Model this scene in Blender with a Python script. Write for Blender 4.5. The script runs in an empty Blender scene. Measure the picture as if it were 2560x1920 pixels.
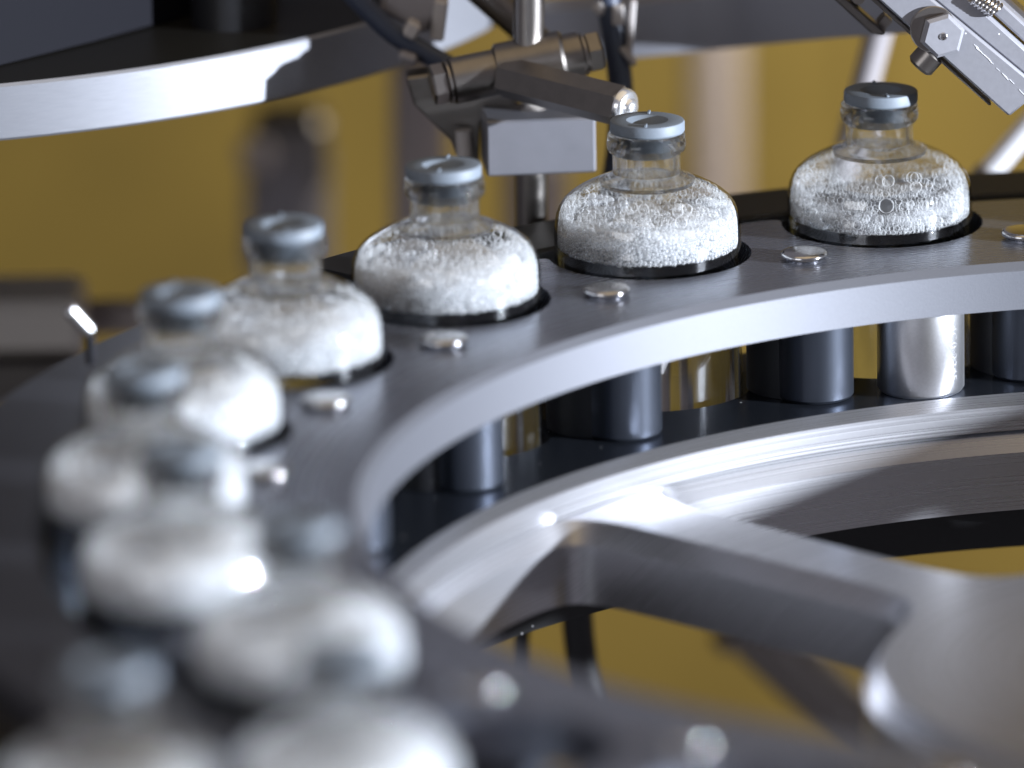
import bpy, bmesh, math, random
import numpy as np
from mathutils import Vector, Matrix
from mathutils.geometry import tessellate_polygon

S = 0.001                                   # everything below is written in millimetres
R_ = math.radians
scene = bpy.context.scene
col = scene.collection

# ------------------------------------------------------------------ camera
F_PX, PITCH, ROLL, DIST = 21901.0, R_(15.854), R_(-0.984), 1899.4
cam_d = bpy.data.cameras.new('camera'); cam = bpy.data.objects.new('camera', cam_d); col.objects.link(cam)
scene.camera = cam
cam_d.sensor_width = 36.0; cam_d.sensor_fit = 'HORIZONTAL'; cam_d.lens = F_PX / 2560 * 36
cam_d.clip_start = 0.05; cam_d.clip_end = 60
fw = Vector((0, math.cos(PITCH), -math.sin(PITCH)))
CAM = -fw * DIST
rt0 = Vector((1, 0, 0)); up0 = Vector((0, math.sin(PITCH), math.cos(PITCH)))
def cam_axes():
    # image (u right, v down): u' = u c - v s ; v' = u s + v c  with u along rt0, v along -up0
    c, s = math.cos(ROLL), math.sin(ROLL)
    xr = rt0 * c + up0 * s                   # direction that moves only u'
    yu = up0 * c - rt0 * s
    return xr, yu
XR, YU = cam_axes()
m = Matrix((XR, YU, -fw)).transposed()
cam.matrix_world = Matrix.Translation(CAM * S) @ m.to_4x4()
cam_d.dof.use_dof = True
cam_d.dof.focus_distance = 2.062
cam_d.dof.aperture_fstop = cam_d.lens / 50.0
cam_d.dof.aperture_blades = 0

def at(u, v, y):
    """photo pixel (2560 wide) -> point in the vertical plane at depth y (mm)"""
    d = fw + XR * ((u - 1280) / F_PX) - YU * ((v - 960) / F_PX)
    k = (y - CAM.y) / d.y
    return CAM + d * k
def atz(u, v, z):
    """photo pixel -> point in the horizontal plane at height z (mm)"""
    d = fw + XR * ((u - 1280) / F_PX) - YU * ((v - 960) / F_PX)
    return CAM + d * ((z - CAM.z) / d.z)

# ------------------------------------------------------------------ world, lights, exposure
w = bpy.data.worlds.new('World'); scene.world = w; w.use_nodes = True
bgn = w.node_tree.nodes['Background']
bgn.inputs['Color'].default_value = (0.148, 0.144, 0.165, 1); bgn.inputs['Strength'].default_value = 1.0

def aim(o, target):
    d = (Vector(target) * S - o.location)
    o.rotation_euler = d.to_track_quat('-Z', 'Y').to_euler()
# key: a small machine spotlight from the right, a little in front
KD = Vector((0.966 * math.cos(R_(7.1)), -0.259 * math.cos(R_(7.1)), math.sin(R_(7.1))))
KT = Vector((-22, -28, -10))
kl = bpy.data.lights.new('key_spot', 'SPOT'); ko = bpy.data.objects.new('key_spot', kl); col.objects.link(ko)
ko.location = (KT + KD * 1600) * S; aim(ko, KT)
kl.energy = 385; kl.color = (0.83, 0.90, 1.0); kl.shadow_soft_size = 0.017
kl.spot_size = 2 * math.atan(450 / 1600); kl.spot_blend = 0.2
# room light from above: a ceiling lamp
al = bpy.data.lights.new('ceiling_lamp', 'AREA'); ao = bpy.data.objects.new('ceiling_lamp', al); col.objects.link(ao)
al.shape = 'RECTANGLE'; al.size = 3.0; al.size_y = 2.4; al.energy = 10; al.color = (1.0, 0.74, 0.34)
ao.location = (0.3, -0.2, 2.0); aim(ao, (50, 0, 0))
# added fill lamp, out of view, that brightens the yellow wall
wl = bpy.data.lights.new('wall_fill', 'AREA'); wo = bpy.data.objects.new('wall_fill', wl); col.objects.link(wo)
wl.shape = 'RECTANGLE'; wl.size = 1.5; wl.size_y = 0.2; wl.energy = 8.8; wl.color = (1.0, 0.95, 0.85)
wo.location = (0.3, 0.80, 0.12); aim(wo, (0, 1500, -700))
# soft fill lamp added on the photographer's side to brighten front faces
fl = bpy.data.lights.new('front_fill', 'AREA'); fo_ = bpy.data.objects.new('front_fill', fl); col.objects.link(fo_)
fl.shape = 'RECTANGLE'; fl.size = 0.9; fl.size_y = 0.6; fl.energy = 4.5; fl.color = (0.93, 0.95, 1.0)
fo_.location = (-0.9, -1.3, 0.42); aim(fo_, (0, 100, 0))

scene.view_settings.view_transform = 'Standard'; scene.view_settings.look = 'None'
scene.view_settings.exposure = 0.22; scene.view_settings.gamma = 1
scene.render.engine = 'CYCLES'
cy = scene.cycles
cy.transparent_max_bounces = 40; cy.max_bounces = 16; cy.transmission_bounces = 12; cy.glossy_bounces = 6
cy.caustics_reflective = False; cy.caustics_refractive = False
cy.sample_clamp_indirect = 6

# ------------------------------------------------------------------ materials
def newmat(name):
    mt = bpy.data.materials.new(name); mt.use_nodes = True
    nt = mt.node_tree; nt.nodes.clear()
    out = nt.nodes.new('ShaderNodeOutputMaterial')
    return mt, nt, out
def N(nt, t, **kw):
    n = nt.nodes.new(t)
    for k, v in kw.items():
        if k in n.inputs: n.inputs[k].default_value = v
        else: setattr(n, k, v)
    return n
def principled(name, colr, rough=0.4, metal=0.0, noise=0.0, nscale=300, bump=0.0, stretch=None, spec=0.5, rvar=0.0, sss=None, aniso=0.0):
    mt, nt, out = newmat(name)
    p = N(nt, 'ShaderNodeBsdfPrincipled')
    p.inputs['Base Color'].default_value = (*colr, 1); p.inputs['Roughness'].default_value = rough
    p.inputs['Metallic'].default_value = metal; p.inputs['Specular IOR Level'].default_value = spec
    p.inputs['Anisotropic'].default_value = aniso
    nt.links.new(p.outputs[0], out.inputs[0])
    if noise or bump or rvar:
        tc = N(nt, 'ShaderNodeTexCoord'); mp = N(nt, 'ShaderNodeMapping')
        if stretch: mp.inputs['Scale'].default_value = stretch
        nt.links.new(tc.outputs['Object'], mp.inputs[0])
        nz = N(nt, 'ShaderNodeTexNoise', Scale=nscale, Detail=4.0)
        nt.links.new(mp.outputs[0], nz.inputs['Vector'])
        if noise:
            mx = N(nt, 'ShaderNodeMix', data_type='RGBA')
            mx.inputs[6].default_value = tuple(c * (1 - noise) for c in colr) + (1,)
            mx.inputs[7].default_value = tuple(min(1, c * (1 + noise)) for c in colr) + (1,)
            nt.links.new(nz.outputs['Fac'], mx.inputs[0]); nt.links.new(mx.outputs[2], p.inputs['Base Color'])
        if rvar:
            mr = N(nt, 'ShaderNodeMapRange'); mr.inputs[3].default_value = rough - rvar; mr.inputs[4].default_value = rough + rvar
            nt.links.new(nz.outputs['Fac'], mr.inputs[0]); nt.links.new(mr.outputs[0], p.inputs['Roughness'])
        if bump:
            b = N(nt, 'ShaderNodeBump', Strength=bump, Distance=0.0002)
            nt.links.new(nz.outputs['Fac'], b.inputs['Height']); nt.links.new(b.outputs[0], p.inputs['Normal'])
    return mt

M = {}
M['anodised'] = principled('anodised_grey', (0.235, 0.248, 0.30), 0.27, 0.78, noise=0.02, nscale=60)
M['anodised_blast'] = principled('bead_blasted_edge', (0.118, 0.121, 0.138), 0.55, 0.6, noise=0.10, nscale=2500, bump=0.10)
M['anodised_dark'] = principled('anodised_dark', (0.10, 0.115, 0.15), 0.26, 0.9, noise=0.15, nscale=1200, bump=0.08)
M['spacer'] = principled('anodised_blue_black', (0.050, 0.057, 0.074), 0.40, 0.8, noise=0.12, nscale=400, stretch=(1, 1, .06), bump=0.08)
M['silver'] = principled('turned_steel', (0.70, 0.70, 0.72), 0.36, 1.0, noise=0.10, nscale=1500, bump=0.10)
M['machined'] = principled('machined_aluminium', (0.50, 0.50, 0.53), 0.30, 0.85, noise=0.06, nscale=1200, bump=0.06)
M['polish'] = principled('polished_steel', (0.60, 0.59, 0.59), 0.14, 1.0)
M['hub'] = principled('dull_cast_hub', (0.30, 0.27, 0.25), 0.5, 0.7, noise=0.1, nscale=200)
M['block'] = principled('milled_block', (0.20, 0.20, 0.225), 0.45, 0.45, noise=0.12, nscale=160, bump=0.05)
M['tip'] = principled('satin_tip', (0.92, 0.92, 0.94), 0.22, 0.9)
M['satin'] = principled('satin_steel', (0.36, 0.33, 0.31), 0.30, 1.0, noise=0.1, nscale=500, bump=0.08)
M['bright_arm'] = principled('bright_zinc_steel', (0.34, 0.34, 0.375), 0.38, 0.45, noise=0.10, nscale=700, bump=0.08)
M['disc_edge'] = principled('brushed_aluminium', (0.27, 0.275, 0.305), 0.36, 0.5, noise=0.12, nscale=260, stretch=(1, 1, 14), bump=0.10)
M['disc_top'] = principled('dark_disc_top', (0.016, 0.015, 0.013), 0.40, 0.0, spec=0.25)
M['navy'] = principled('dark_housing', (0.008, 0.008, 0.011), 0.6, 0.0, spec=0.05)
M['black'] = principled('black_plastic', (0.008, 0.008, 0.010), 0.5, 0.0, noise=0.3, nscale=800)
M['black_rail'] = principled('black_rail', (0.014, 0.013, 0.012), 0.5, 0.0, spec=0.2)
M['guard'] = principled('guard_band', (0.33, 0.335, 0.38), 0.42, 0.5)
M['dark_steel'] = principled('dark_steel', (0.23, 0.21, 0.195), 0.34, 1.0, noise=0.15, nscale=300)
M['plate_dark'] = principled('dark_plate', (0.06, 0.06, 0.07), 0.34, 0.6, noise=0.1, nscale=200)
M['rubber'] = principled('grey_rubber', (0.150, 0.175, 0.208), 0.55, 0.0, noise=0.08, nscale=900, bump=0.10, spec=0.4)
M['hose'] = principled('blue_grey_hose', (0.045, 0.055, 0.085), 0.40)
M['clip'] = principled('pale_plastic', (0.42, 0.39, 0.38), 0.45)
M['grey_paint'] = principled('grey_paint', (0.27, 0.25, 0.26), 0.5)
M['bracket_grey'] = principled('bracket_grey', (0.75, 0.69, 0.64), 0.5)
M['pink_grey'] = principled('pale_painted_post', (0.42, 0.36, 0.34), 0.5)
M['scuff'] = principled('bare_scuff', (0.85, 0.85, 0.87), 0.5)
M['white_rod'] = principled('white_rod', (0.80, 0.80, 0.84), 0.35, 0.3)
M['yellow'] = principled('yellow_wall', (0.315, 0.222, 0.045), 0.75, 0.0, noise=0.5, nscale=10)

def add_specks(name, scale, keep, colr=(0.8, 0.8, 0.82)):
    nt = M[name].node_tree; p = next(n for n in nt.nodes if n.type == 'BSDF_PRINCIPLED')
    tc = N(nt, 'ShaderNodeTexCoord'); vo = N(nt, 'ShaderNodeTexVoronoi', Scale=scale)
    nt.links.new(tc.outputs['Object'], vo.inputs['Vector'])
    sx = N(nt, 'ShaderNodeSeparateColor'); nt.links.new(vo.outputs['Color'], sx.inputs[0])
    g1 = N(nt, 'ShaderNodeMath', operation='GREATER_THAN'); nt.links.new(sx.outputs[0], g1.inputs[0]); g1.inputs[1].default_value = keep
    rad = N(nt, 'ShaderNodeMath', operation='MULTIPLY'); nt.links.new(sx.outputs[1], rad.inputs[0]); rad.inputs[1].default_value = 0.16
    g2 = N(nt, 'ShaderNodeMath', operation='LESS_THAN'); nt.links.new(vo.outputs['Distance'], g2.inputs[0]); nt.links.new(rad.outputs[0], g2.inputs[1])
    mu = N(nt, 'ShaderNodeMath', operation='MULTIPLY'); nt.links.new(g1.outputs[0], mu.inputs[0]); nt.links.new(g2.outputs[0], mu.inputs[1])
    mx = N(nt, 'ShaderNodeMix', data_type='RGBA'); nt.links.new(mu.outputs[0], mx.inputs[0])
    src = p.inputs['Base Color'].links[0].from_socket if p.inputs['Base Color'].links else None
    if src: nt.links.new(src, mx.inputs[6])
    else: mx.inputs[6].default_value = p.inputs['Base Color'].default_value
    mx.inputs[7].default_value = (*colr, 1); nt.links.new(mx.outputs[2], p.inputs['Base Color'])
    mm = N(nt, 'ShaderNodeMath', operation='MULTIPLY_ADD'); nt.links.new(mu.outputs[0], mm.inputs[0])
    mm.inputs[1].default_value = -p.inputs['Metallic'].default_value; mm.inputs[2].default_value = p.inputs['Metallic'].default_value
    nt.links.new(mm.outputs[0], p.inputs['Metallic'])
def add_turning(name, scale, strength, tint):
    nt = M[name].node_tree; p = next(n for n in nt.nodes if n.type == 'BSDF_PRINCIPLED')
    tc = N(nt, 'ShaderNodeTexCoord'); sp = N(nt, 'ShaderNodeSeparateXYZ'); nt.links.new(tc.outputs['Object'], sp.inputs[0])
    cx = N(nt, 'ShaderNodeCombineXYZ'); nt.links.new(sp.outputs[0], cx.inputs[0]); nt.links.new(sp.outputs[1], cx.inputs[1])
    ln = N(nt, 'ShaderNodeVectorMath', operation='LENGTH'); nt.links.new(cx.outputs[0], ln.inputs[0])
    ad = N(nt, 'ShaderNodeMath', operation='ADD'); nt.links.new(ln.outputs['Value'], ad.inputs[0]); nt.links.new(sp.outputs[2], ad.inputs[1])
    nz = N(nt, 'ShaderNodeTexNoise', noise_dimensions='1D', Scale=scale, Detail=5.0); nt.links.new(ad.outputs[0], nz.inputs['W'])
    b = N(nt, 'ShaderNodeBump', Strength=strength, Distance=0.00015); nt.links.new(nz.outputs['Fac'], b.inputs['Height']); nt.links.new(b.outputs[0], p.inputs['Normal'])
    mr = N(nt, 'ShaderNodeMapRange'); mr.inputs[1].default_value = .3; mr.inputs[2].default_value = .7
    r0 = p.inputs['Roughness'].default_value; mr.inputs[3].default_value = r0 - tint; mr.inputs[4].default_value = r0 + tint
    nt.links.new(nz.outputs['Fac'], mr.inputs[0]); nt.links.new(mr.outputs[0], p.inputs['Roughness'])
add_specks('anodised', 420, 0.93); add_specks('anodised_dark', 420, 0.94); add_specks('bright_arm', 500, 0.9); add_specks('black', 420, 0.97); add_specks('silver', 700, 0.93)
add_turning('machined', 2200, 0.08, 0.06); add_turning('anodised', 1500, 0.012, 0.02)

def mat_thin_glass():
    mt, nt, out = newmat('thin_glass')
    g = N(nt, 'ShaderNodeNewGeometry')
    dp = N(nt, 'ShaderNodeVectorMath', operation='DOT_PRODUCT')
    nt.links.new(g.outputs['Normal'], dp.inputs[0]); nt.links.new(g.outputs['Incoming'], dp.inputs[1])
    ab = N(nt, 'ShaderNodeMath', operation='ABSOLUTE'); nt.links.new(dp.outputs['Value'], ab.inputs[0])
    om = N(nt, 'ShaderNodeMath', operation='SUBTRACT'); om.inputs[0].default_value = 1; nt.links.new(ab.outputs[0], om.inputs[1])
    p5 = N(nt, 'ShaderNodeMath', operation='POWER'); nt.links.new(om.outputs[0], p5.inputs[0]); p5.inputs[1].default_value = 5
    fr = N(nt, 'ShaderNodeMath', operation='MULTIPLY_ADD'); nt.links.new(p5.outputs[0], fr.inputs[0]); fr.inputs[1].default_value = 0.80; fr.inputs[2].default_value = 0.10
    p3 = N(nt, 'ShaderNodeMath', operation='POWER'); nt.links.new(om.outputs[0], p3.inputs[0]); p3.inputs[1].default_value = 4
    mx = N(nt, 'ShaderNodeMix', data_type='RGBA'); mx.inputs[6].default_value = (0.985, 0.99, 0.99, 1); mx.inputs[7].default_value = (0.45, 0.48, 0.50, 1)
    nt.links.new(p3.outputs[0], mx.inputs[0])
    t = N(nt, 'ShaderNodeBsdfTransparent'); nt.links.new(mx.outputs[2], t.inputs[0])
    gl = N(nt, 'ShaderNodeBsdfGlossy', Roughness=0.03)
    ms = N(nt, 'ShaderNodeMixShader'); nt.links.new(fr.outputs[0], ms.inputs[0]); nt.links.new(t.outputs[0], ms.inputs[1]); nt.links.new(gl.outputs[0], ms.inputs[2])
    nt.links.new(ms.outputs[0], out.inputs[0])
    return mt
def mat_glass(name, ior, colr=(0.97, 0.98, 0.98)):
    mt, nt, out = newmat(name)
    g = N(nt, 'ShaderNodeBsdfGlass', IOR=ior, Roughness=0.0); g.inputs[0].default_value = (*colr, 1)
    nt.links.new(g.outputs[0], out.inputs[0]); return mt
def mat_bubble(name, edge, centre, lo=0.38, hi=0.74):
    mt, nt, out = newmat(name)
    g = N(nt, 'ShaderNodeNewGeometry')
    dp = N(nt, 'ShaderNodeVectorMath', operation='DOT_PRODUCT')
    nt.links.new(g.outputs['Normal'], dp.inputs[0]); nt.links.new(g.outputs['Incoming'], dp.inputs[1])
    ab = N(nt, 'ShaderNodeMath', operation='ABSOLUTE'); nt.links.new(dp.outputs['Value'], ab.inputs[0])
    mr = N(nt, 'ShaderNodeMapRange'); mr.inputs[1].default_value = lo; mr.inputs[2].default_value = hi
    mr.inputs[3].default_value = edge; mr.inputs[4].default_value = centre
    nt.links.new(ab.outputs[0], mr.inputs[0])
    t = N(nt, 'ShaderNodeBsdfTransparent')
    d = N(nt, 'ShaderNodeBsdfDiffuse'); d.inputs[0].default_value = (0.96, 0.97, 0.99, 1)
    tr = N(nt, 'ShaderNodeBsdfTranslucent'); tr.inputs[0].default_value = (0.96, 0.97, 0.99, 1)
    md = N(nt, 'ShaderNodeMixShader'); md.inputs[0].default_value = 0.55; nt.links.new(d.outputs[0], md.inputs[1]); nt.links.new(tr.outputs[0], md.inputs[2])
    gl = N(nt, 'ShaderNodeBsdfGlossy', Roughness=0.06)
    mg = N(nt, 'ShaderNodeMixShader'); mg.inputs[0].default_value = 0.12; nt.links.new(md.outputs[0], mg.inputs[1]); nt.links.new(gl.outputs[0], mg.inputs[2])
    ms = N(nt, 'ShaderNodeMixShader'); nt.links.new(mr.outputs[0], ms.inputs[0]); nt.links.new(t.outputs[0], ms.inputs[1]); nt.links.new(mg.outputs[0], ms.inputs[2])
    nt.links.new(ms.outputs[0], out.inputs[0]); return mt
M['thin_glass'] = mat_thin_glass()
def mat_neck():
    mt, nt, out = newmat('clear_glass')
    g = N(nt, 'ShaderNodeBsdfGlass', IOR=1.47, Roughness=0.0); g.inputs[0].default_value = (0.98, 0.985, 0.985, 1)
    t = N(nt, 'ShaderNodeBsdfTransparent'); t.inputs[0].default_value = (0.985, 0.99, 0.99, 1)
    ms = N(nt, 'ShaderNodeMixShader'); ms.inputs[0].default_value = 0.26
    nt.links.new(g.outputs[0], ms.inputs[1]); nt.links.new(t.outputs[0], ms.inputs[2]); nt.links.new(ms.outputs[0], out.inputs[0]); return mt
M['glass'] = mat_neck()
M['liquid'] = mat_glass('clear_liquid', 1.33, (0.93, 0.95, 0.97))
M['bead'] = mat_bubble('foam_beads', 0.98, 0.34, 0.32, 0.80)
M['bubble'] = mat_bubble('foam_bubbles', 0.92, 0.02, 0.22, 0.58)
M['bubble_clear_shade'] = mat_bubble('shaded_clear_bubbles', 0.5, 0.01, 0.25, 0.6)  # clearer foam of the right bottle, edges dimmed to stand for its shade
M['bubble_dim'] = mat_bubble('shaded_thin_bubbles', 0.62, 0.05)  # thinner foam of the right bottle, its shade put into the dim edges
def mat_core(name='foam_core', colr=(0.74, 0.77, 0.83)):
    mt, nt, out = newmat(name)
    p = N(nt, 'ShaderNodeBsdfPrincipled')
    p.inputs['Base Color'].default_value = (*colr, 1); p.inputs['Roughness'].default_value = 0.6
    p.inputs['Subsurface Weight'].default_value = 0.85; p.inputs['Subsurface Radius'].default_value = (1, 1, 1); p.inputs['Subsurface Scale'].default_value = 0.018
    tc = N(nt, 'ShaderNodeTexCoord'); vo = N(nt, 'ShaderNodeTexVoronoi', Scale=1300.0)
    nt.links.new(tc.outputs['Object'], vo.inputs['Vector'])
    b = N(nt, 'ShaderNodeBump', Strength=0.25, Distance=0.0004); b.invert = True
    nt.links.new(vo.outputs['Distance'], b.inputs['Height']); nt.links.new(b.outputs[0], p.inputs['Normal'])
    nt.links.new(p.outputs[0], out.inputs[0]); return mt
M['core'] = mat_core(); M['core_dim'] = mat_core('shaded_thin_core', (0.22, 0.225, 0.245))  # the dim core has the right bottle's shade put into its colour

# ------------------------------------------------------------------ mesh helpers
def tag(o, label=None, cat=None, group=None, kind=None):
    if label: o['label'] = label
    if cat: o['category'] = cat
    if group: o['group'] = group
    if kind: o['kind'] = kind
    return o
def empty(name, loc=(0, 0, 0), rz=0):
    o = bpy.data.objects.new(name, None); col.objects.link(o)
    o.location = Vector(loc) * S; o.rotation_euler = (0, 0, rz); o.empty_display_size = 0.005
    return o
def link(name, me, mat, parent=None, loc=None, sharp=35):
    if mat is not None:
        me.materials.clear(); me.materials.append(M[mat])
    if sharp is not None:
        for pl in me.polygons: pl.use_smooth = True
        me.set_sharp_from_angle(angle=R_(sharp))
    o = bpy.data.objects.new(name, me); col.objects.link(o)
    if parent is not None: o.parent = parent
    if loc is not None: o.location = Vector(loc) * S
    return o
def from_bm(name, bm, mat, parent=None, loc=None, sharp=35):
    bmesh.ops.recalc_face_normals(bm, faces=bm.faces)
    bmesh.ops.scale(bm, vec=(S, S, S), verts=bm.verts)
    me = bpy.data.meshes.new(name); bm.to_mesh(me); bm.free()
    return link(name, me, mat, parent, loc, sharp)
def lathe_bm(prof, seg=72, closed=False, a0=0.0, a1=None, centre=(0, 0, 0), bm=None):
    """revolve (r,z) profile about z"""
    bm = bm or bmesh.new()
    full = a1 is None
    n = seg if full else seg + 1
    if full: a1 = a0 + 2 * math.pi
    rings = []
    cx, cyy, cz = centre
    for (r, z) in prof:
        if r < 1e-6 and full:
            rings.append([bm.verts.new((cx, cyy, cz + z))] * n)
        else:
            rings.append([bm.verts.new((cx + r * math.cos(a0 + (a1 - a0) * i / seg), cyy + r * math.sin(a0 + (a1 - a0) * i / seg), cz + z)) for i in range(n)])
    pairs = list(zip(rings, rings[1:])) + ([(rings[-1], rings[0])] if closed else [])
    for A, B in pairs:
        for i in range(seg):
            j = (i + 1) % n
            q = []
            for v in (A[i], A[j], B[j], B[i]):
                if v not in q: q.append(v)
            if len(q) >= 3:
                try: bm.faces.new(q)
                except ValueError: pass
    if not full and closed:
        for k in (0, n - 1):
            bm.faces.new([r[k] for r in rings])
    return bm
def box_bm(c, size, bm=None, rot=None, bev=0.0):
    bm = bm or bmesh.new()
    r = bmesh.ops.create_cube(bm, size=1.0)
    vs = r['verts']
    mt = Matrix.Diagonal((*size, 1))
    if rot is not None: mt = rot.to_4x4() @ mt
    mt = Matrix.Translation(Vector(c)) @ mt
    bmesh.ops.transform(bm, matrix=mt, verts=vs)
    if bev:
        es = list({e for v in vs for e in v.link_edges})
        bmesh.ops.bevel(bm, geom=es, offset=bev, segments=1, affect='EDGES', profile=0.5)
    return bm
def axis_rot(d):
    return Vector((0, 0, 1)).rotation_difference(Vector(d).normalized()).to_matrix()
def rod_bm(a, b, r, seg=28, r2=None, bm=None, bev=0.0, spin=0.0):
    a = Vector(a); b = Vector(b); L = (b - a).length
    r2 = r if r2 is None else r2
    prof = [(0, 0), (r - bev, 0), (r, bev), (r2, L - bev), (r2 - bev, L), (0, L)] if bev else [(0, 0), (r, 0), (r2, L), (0, L)]
    b2 = lathe_bm(prof, seg, a0=spin)
    bmesh.ops.transform(b2, matrix=Matrix.Translation(a) @ axis_rot(b - a).to_4x4(), verts=b2.verts)
    if bm is None: return b2
    me = bpy.data.meshes.new('tmp'); b2.to_mesh(me); b2.free(); bm.from_mesh(me); bpy.data.meshes.remove(me)
    return bm
def tube_bm(pts, r, seg=16):
    """swept tube through points"""
    P = [Vector(p) for p in pts]
    # Catmull-Rom
    Q = []
    for i in range(len(P) - 1):
        p0 = P[max(i - 1, 0)]; p1 = P[i]; p2 = P[i + 1]; p3 = P[min(i + 2, len(P) - 1)]
        for k in range(8):
            t = k / 8
            Q.append(0.5 * ((2 * p1) + (p2 - p0) * t + (2 * p0 - 5 * p1 + 4 * p2 - p3) * t * t + (3 * p1 - p0 - 3 * p2 + p3) * t ** 3))
    Q.append(P[-1])
    bm = bmesh.new(); rings = []
    for i, q in enumerate(Q):
        d = (Q[min(i + 1, len(Q) - 1)] - Q[max(i - 1, 0)]).normalized()
        mtx = axis_rot(d)
        rings.append([bm.verts.new(q + mtx @ Vector((r * math.cos(2 * math.pi * k / seg), r * math.sin(2 * math.pi * k / seg), 0))) for k in range(seg)])
    for A, B in zip(rings, rings[1:]):
        for k in range(seg): bm.faces.new((A[k], A[(k + 1) % seg], B[(k + 1) % seg], B[k]))
    bm.faces.new(rings[0]); bm.faces.new(rings[-1])
    return bm
def prism_bm(loops_top, z_top, z_bot):
    """flat plate: outer loop + holes (lists of (x,y)), side walls down to z_bot"""
    bm = bmesh.new()
    tri = tessellate_polygon([[Vector((x, y, 0)) for x, y in L] for L in loops_top])
    flat = [p for L in loops_top for p in L]
    vt = [bm.verts.new((x, y, z_top)) for x, y in flat]; vb = [bm.verts.new((x, y, z_bot)) for x, y in flat]
    for t in tri:
        try: bm.faces.new([vt[i] for i in t]); bm.faces.new([vb[i] for i in reversed(t)])
        except ValueError: pass
    k = 0
    for L in loops_top:
        n = len(L)
        for i in range(n):
            j = (i + 1) % n
            bm.faces.new((vt[k + i], vt[k + j], vb[k + j], vb[k + i]))
        k += n
    return bm
def poly_plate(name, pts3, depth, mat, parent, bev=0.4):
    """a plate whose face outline is given by points in a vertical plane, thickness along +y"""
    bm = bmesh.new()
    a = [bm.verts.new(p) for p in pts3]; b = [bm.verts.new(Vector(p) + Vector((0, depth, 0))) for p in pts3]
    bm.faces.new(a); bm.faces.new(list(reversed(b)))
    n = len(a)
    for i in range(n): bm.faces.new((a[i], a[(i + 1) % n], b[(i + 1) % n], b[i]))
    bmesh.ops.recalc_face_normals(bm, faces=bm.faces)
    if bev: bmesh.ops.bevel(bm, geom=list(bm.edges), offset=bev, segments=1, affect='EDGES', profile=0.5)
    return from_bm(name, bm, mat, parent)

# ------------------------------------------------------------------ backdrop
bm = bmesh.new()
vs = [bm.verts.new(p) for p in ((-2500, 1500, -2000), (2500, 1500, -2000), (2500, 1500, 60), (-2500, 1500, 60))]
bm.faces.new(vs)
tag(from_bm('backdrop_wall', bm, 'yellow', sharp=None), kind='structure')
bm = bmesh.new()
vs = [bm.verts.new(p) for p in ((140, 1496, -1990), (2400, 1496, -1990), (2400, 1496, 1100), (140, 1496, 1100))]
bm.faces.new(vs)
tag(from_bm('reflected_panel', bm, 'yellow', sharp=None), kind='structure')  # added panel, raised at the right for its yellow reflection in the plate

# ------------------------------------------------------------------ the star wheel
RC = Vector((156.1, -32.33, -16.13))        # wheel centre at the level of the top plate
RB = 234.75; STEP = 15.0; PH = 121.803      # bottle circle, pocket spacing, angle of the sharp bottle
R_IN = 190.36
def ang(k): return R_(PH - STEP * (k - 3))
def polar(r, a, z=0.0): return Vector((r * math.cos(a), r * math.sin(a), z))

wheel = empty('star_wheel', RC)
tag(wheel, 'large grey spoked star wheel with round pockets carrying the foaming bottles', 'star wheel')

def star_outline(r_out, r_pocket, fillet=4.0):
    pts = []
    half = math.acos((r_out ** 2 + RB ** 2 - r_pocket ** 2) / (2 * r_out * RB))
    for i in range(24):
        th = R_(PH) + i * R_(STEP) - R_(0.17)     # bottles lean on the trailing side of their pockets
        pc = polar(RB, th)
        # pocket arc from its clockwise lip to its counter-clockwise lip, through the inner side
        lip1 = polar(r_out, th - half); lip2 = polar(r_out, th + half)
        a1 = math.atan2(lip1.y - pc.y, lip1.x - pc.x); a2 = math.atan2(lip2.y - pc.y, lip2.x - pc.x)
        mid = th + math.pi
        def unwrap(a, ref):
            while a - ref > math.pi: a -= 2 * math.pi
            while a - ref < -math.pi: a += 2 * math.pi
            return a
        a1 = unwrap(a1, mid); a2 = unwrap(a2, mid)
        d = fillet / r_pocket; dl = fillet / r_out
        s1 = a1 + math.copysign(d, mid - a1); s2 = a2 + math.copysign(d, mid - a2)
        def bez(p0, p1, p2, n=6):
            return [p0 * (1 - t) ** 2 + p1 * 2 * t * (1 - t) + p2 * t * t for t in [k / n for k in range(n + 1)]]
        q = bez(polar(r_out, th - half - dl), lip1, pc + polar(r_pocket, s1))
        q += [pc + polar(r_pocket, s1 + (s2 - s1) * k / 40) for k in range(1, 40)]
        q += bez(pc + polar(r_pocket, s2), lip2, polar(r_out, th + half + dl))
        # lobe arc
        b0 = th + half + dl; b1 = th + R_(STEP) - half - dl
        q += [polar(r_out, b0 + (b1 - b0) * k / 5) for k in range(1, 5)]
        pts += [(p.x, p.y) for p in q]
    return pts
def circle(r, n=288): return [(r * math.cos(2 * math.pi * i / n), r * math.sin(2 * math.pi * i / n)) for i in range(n)]

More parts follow.
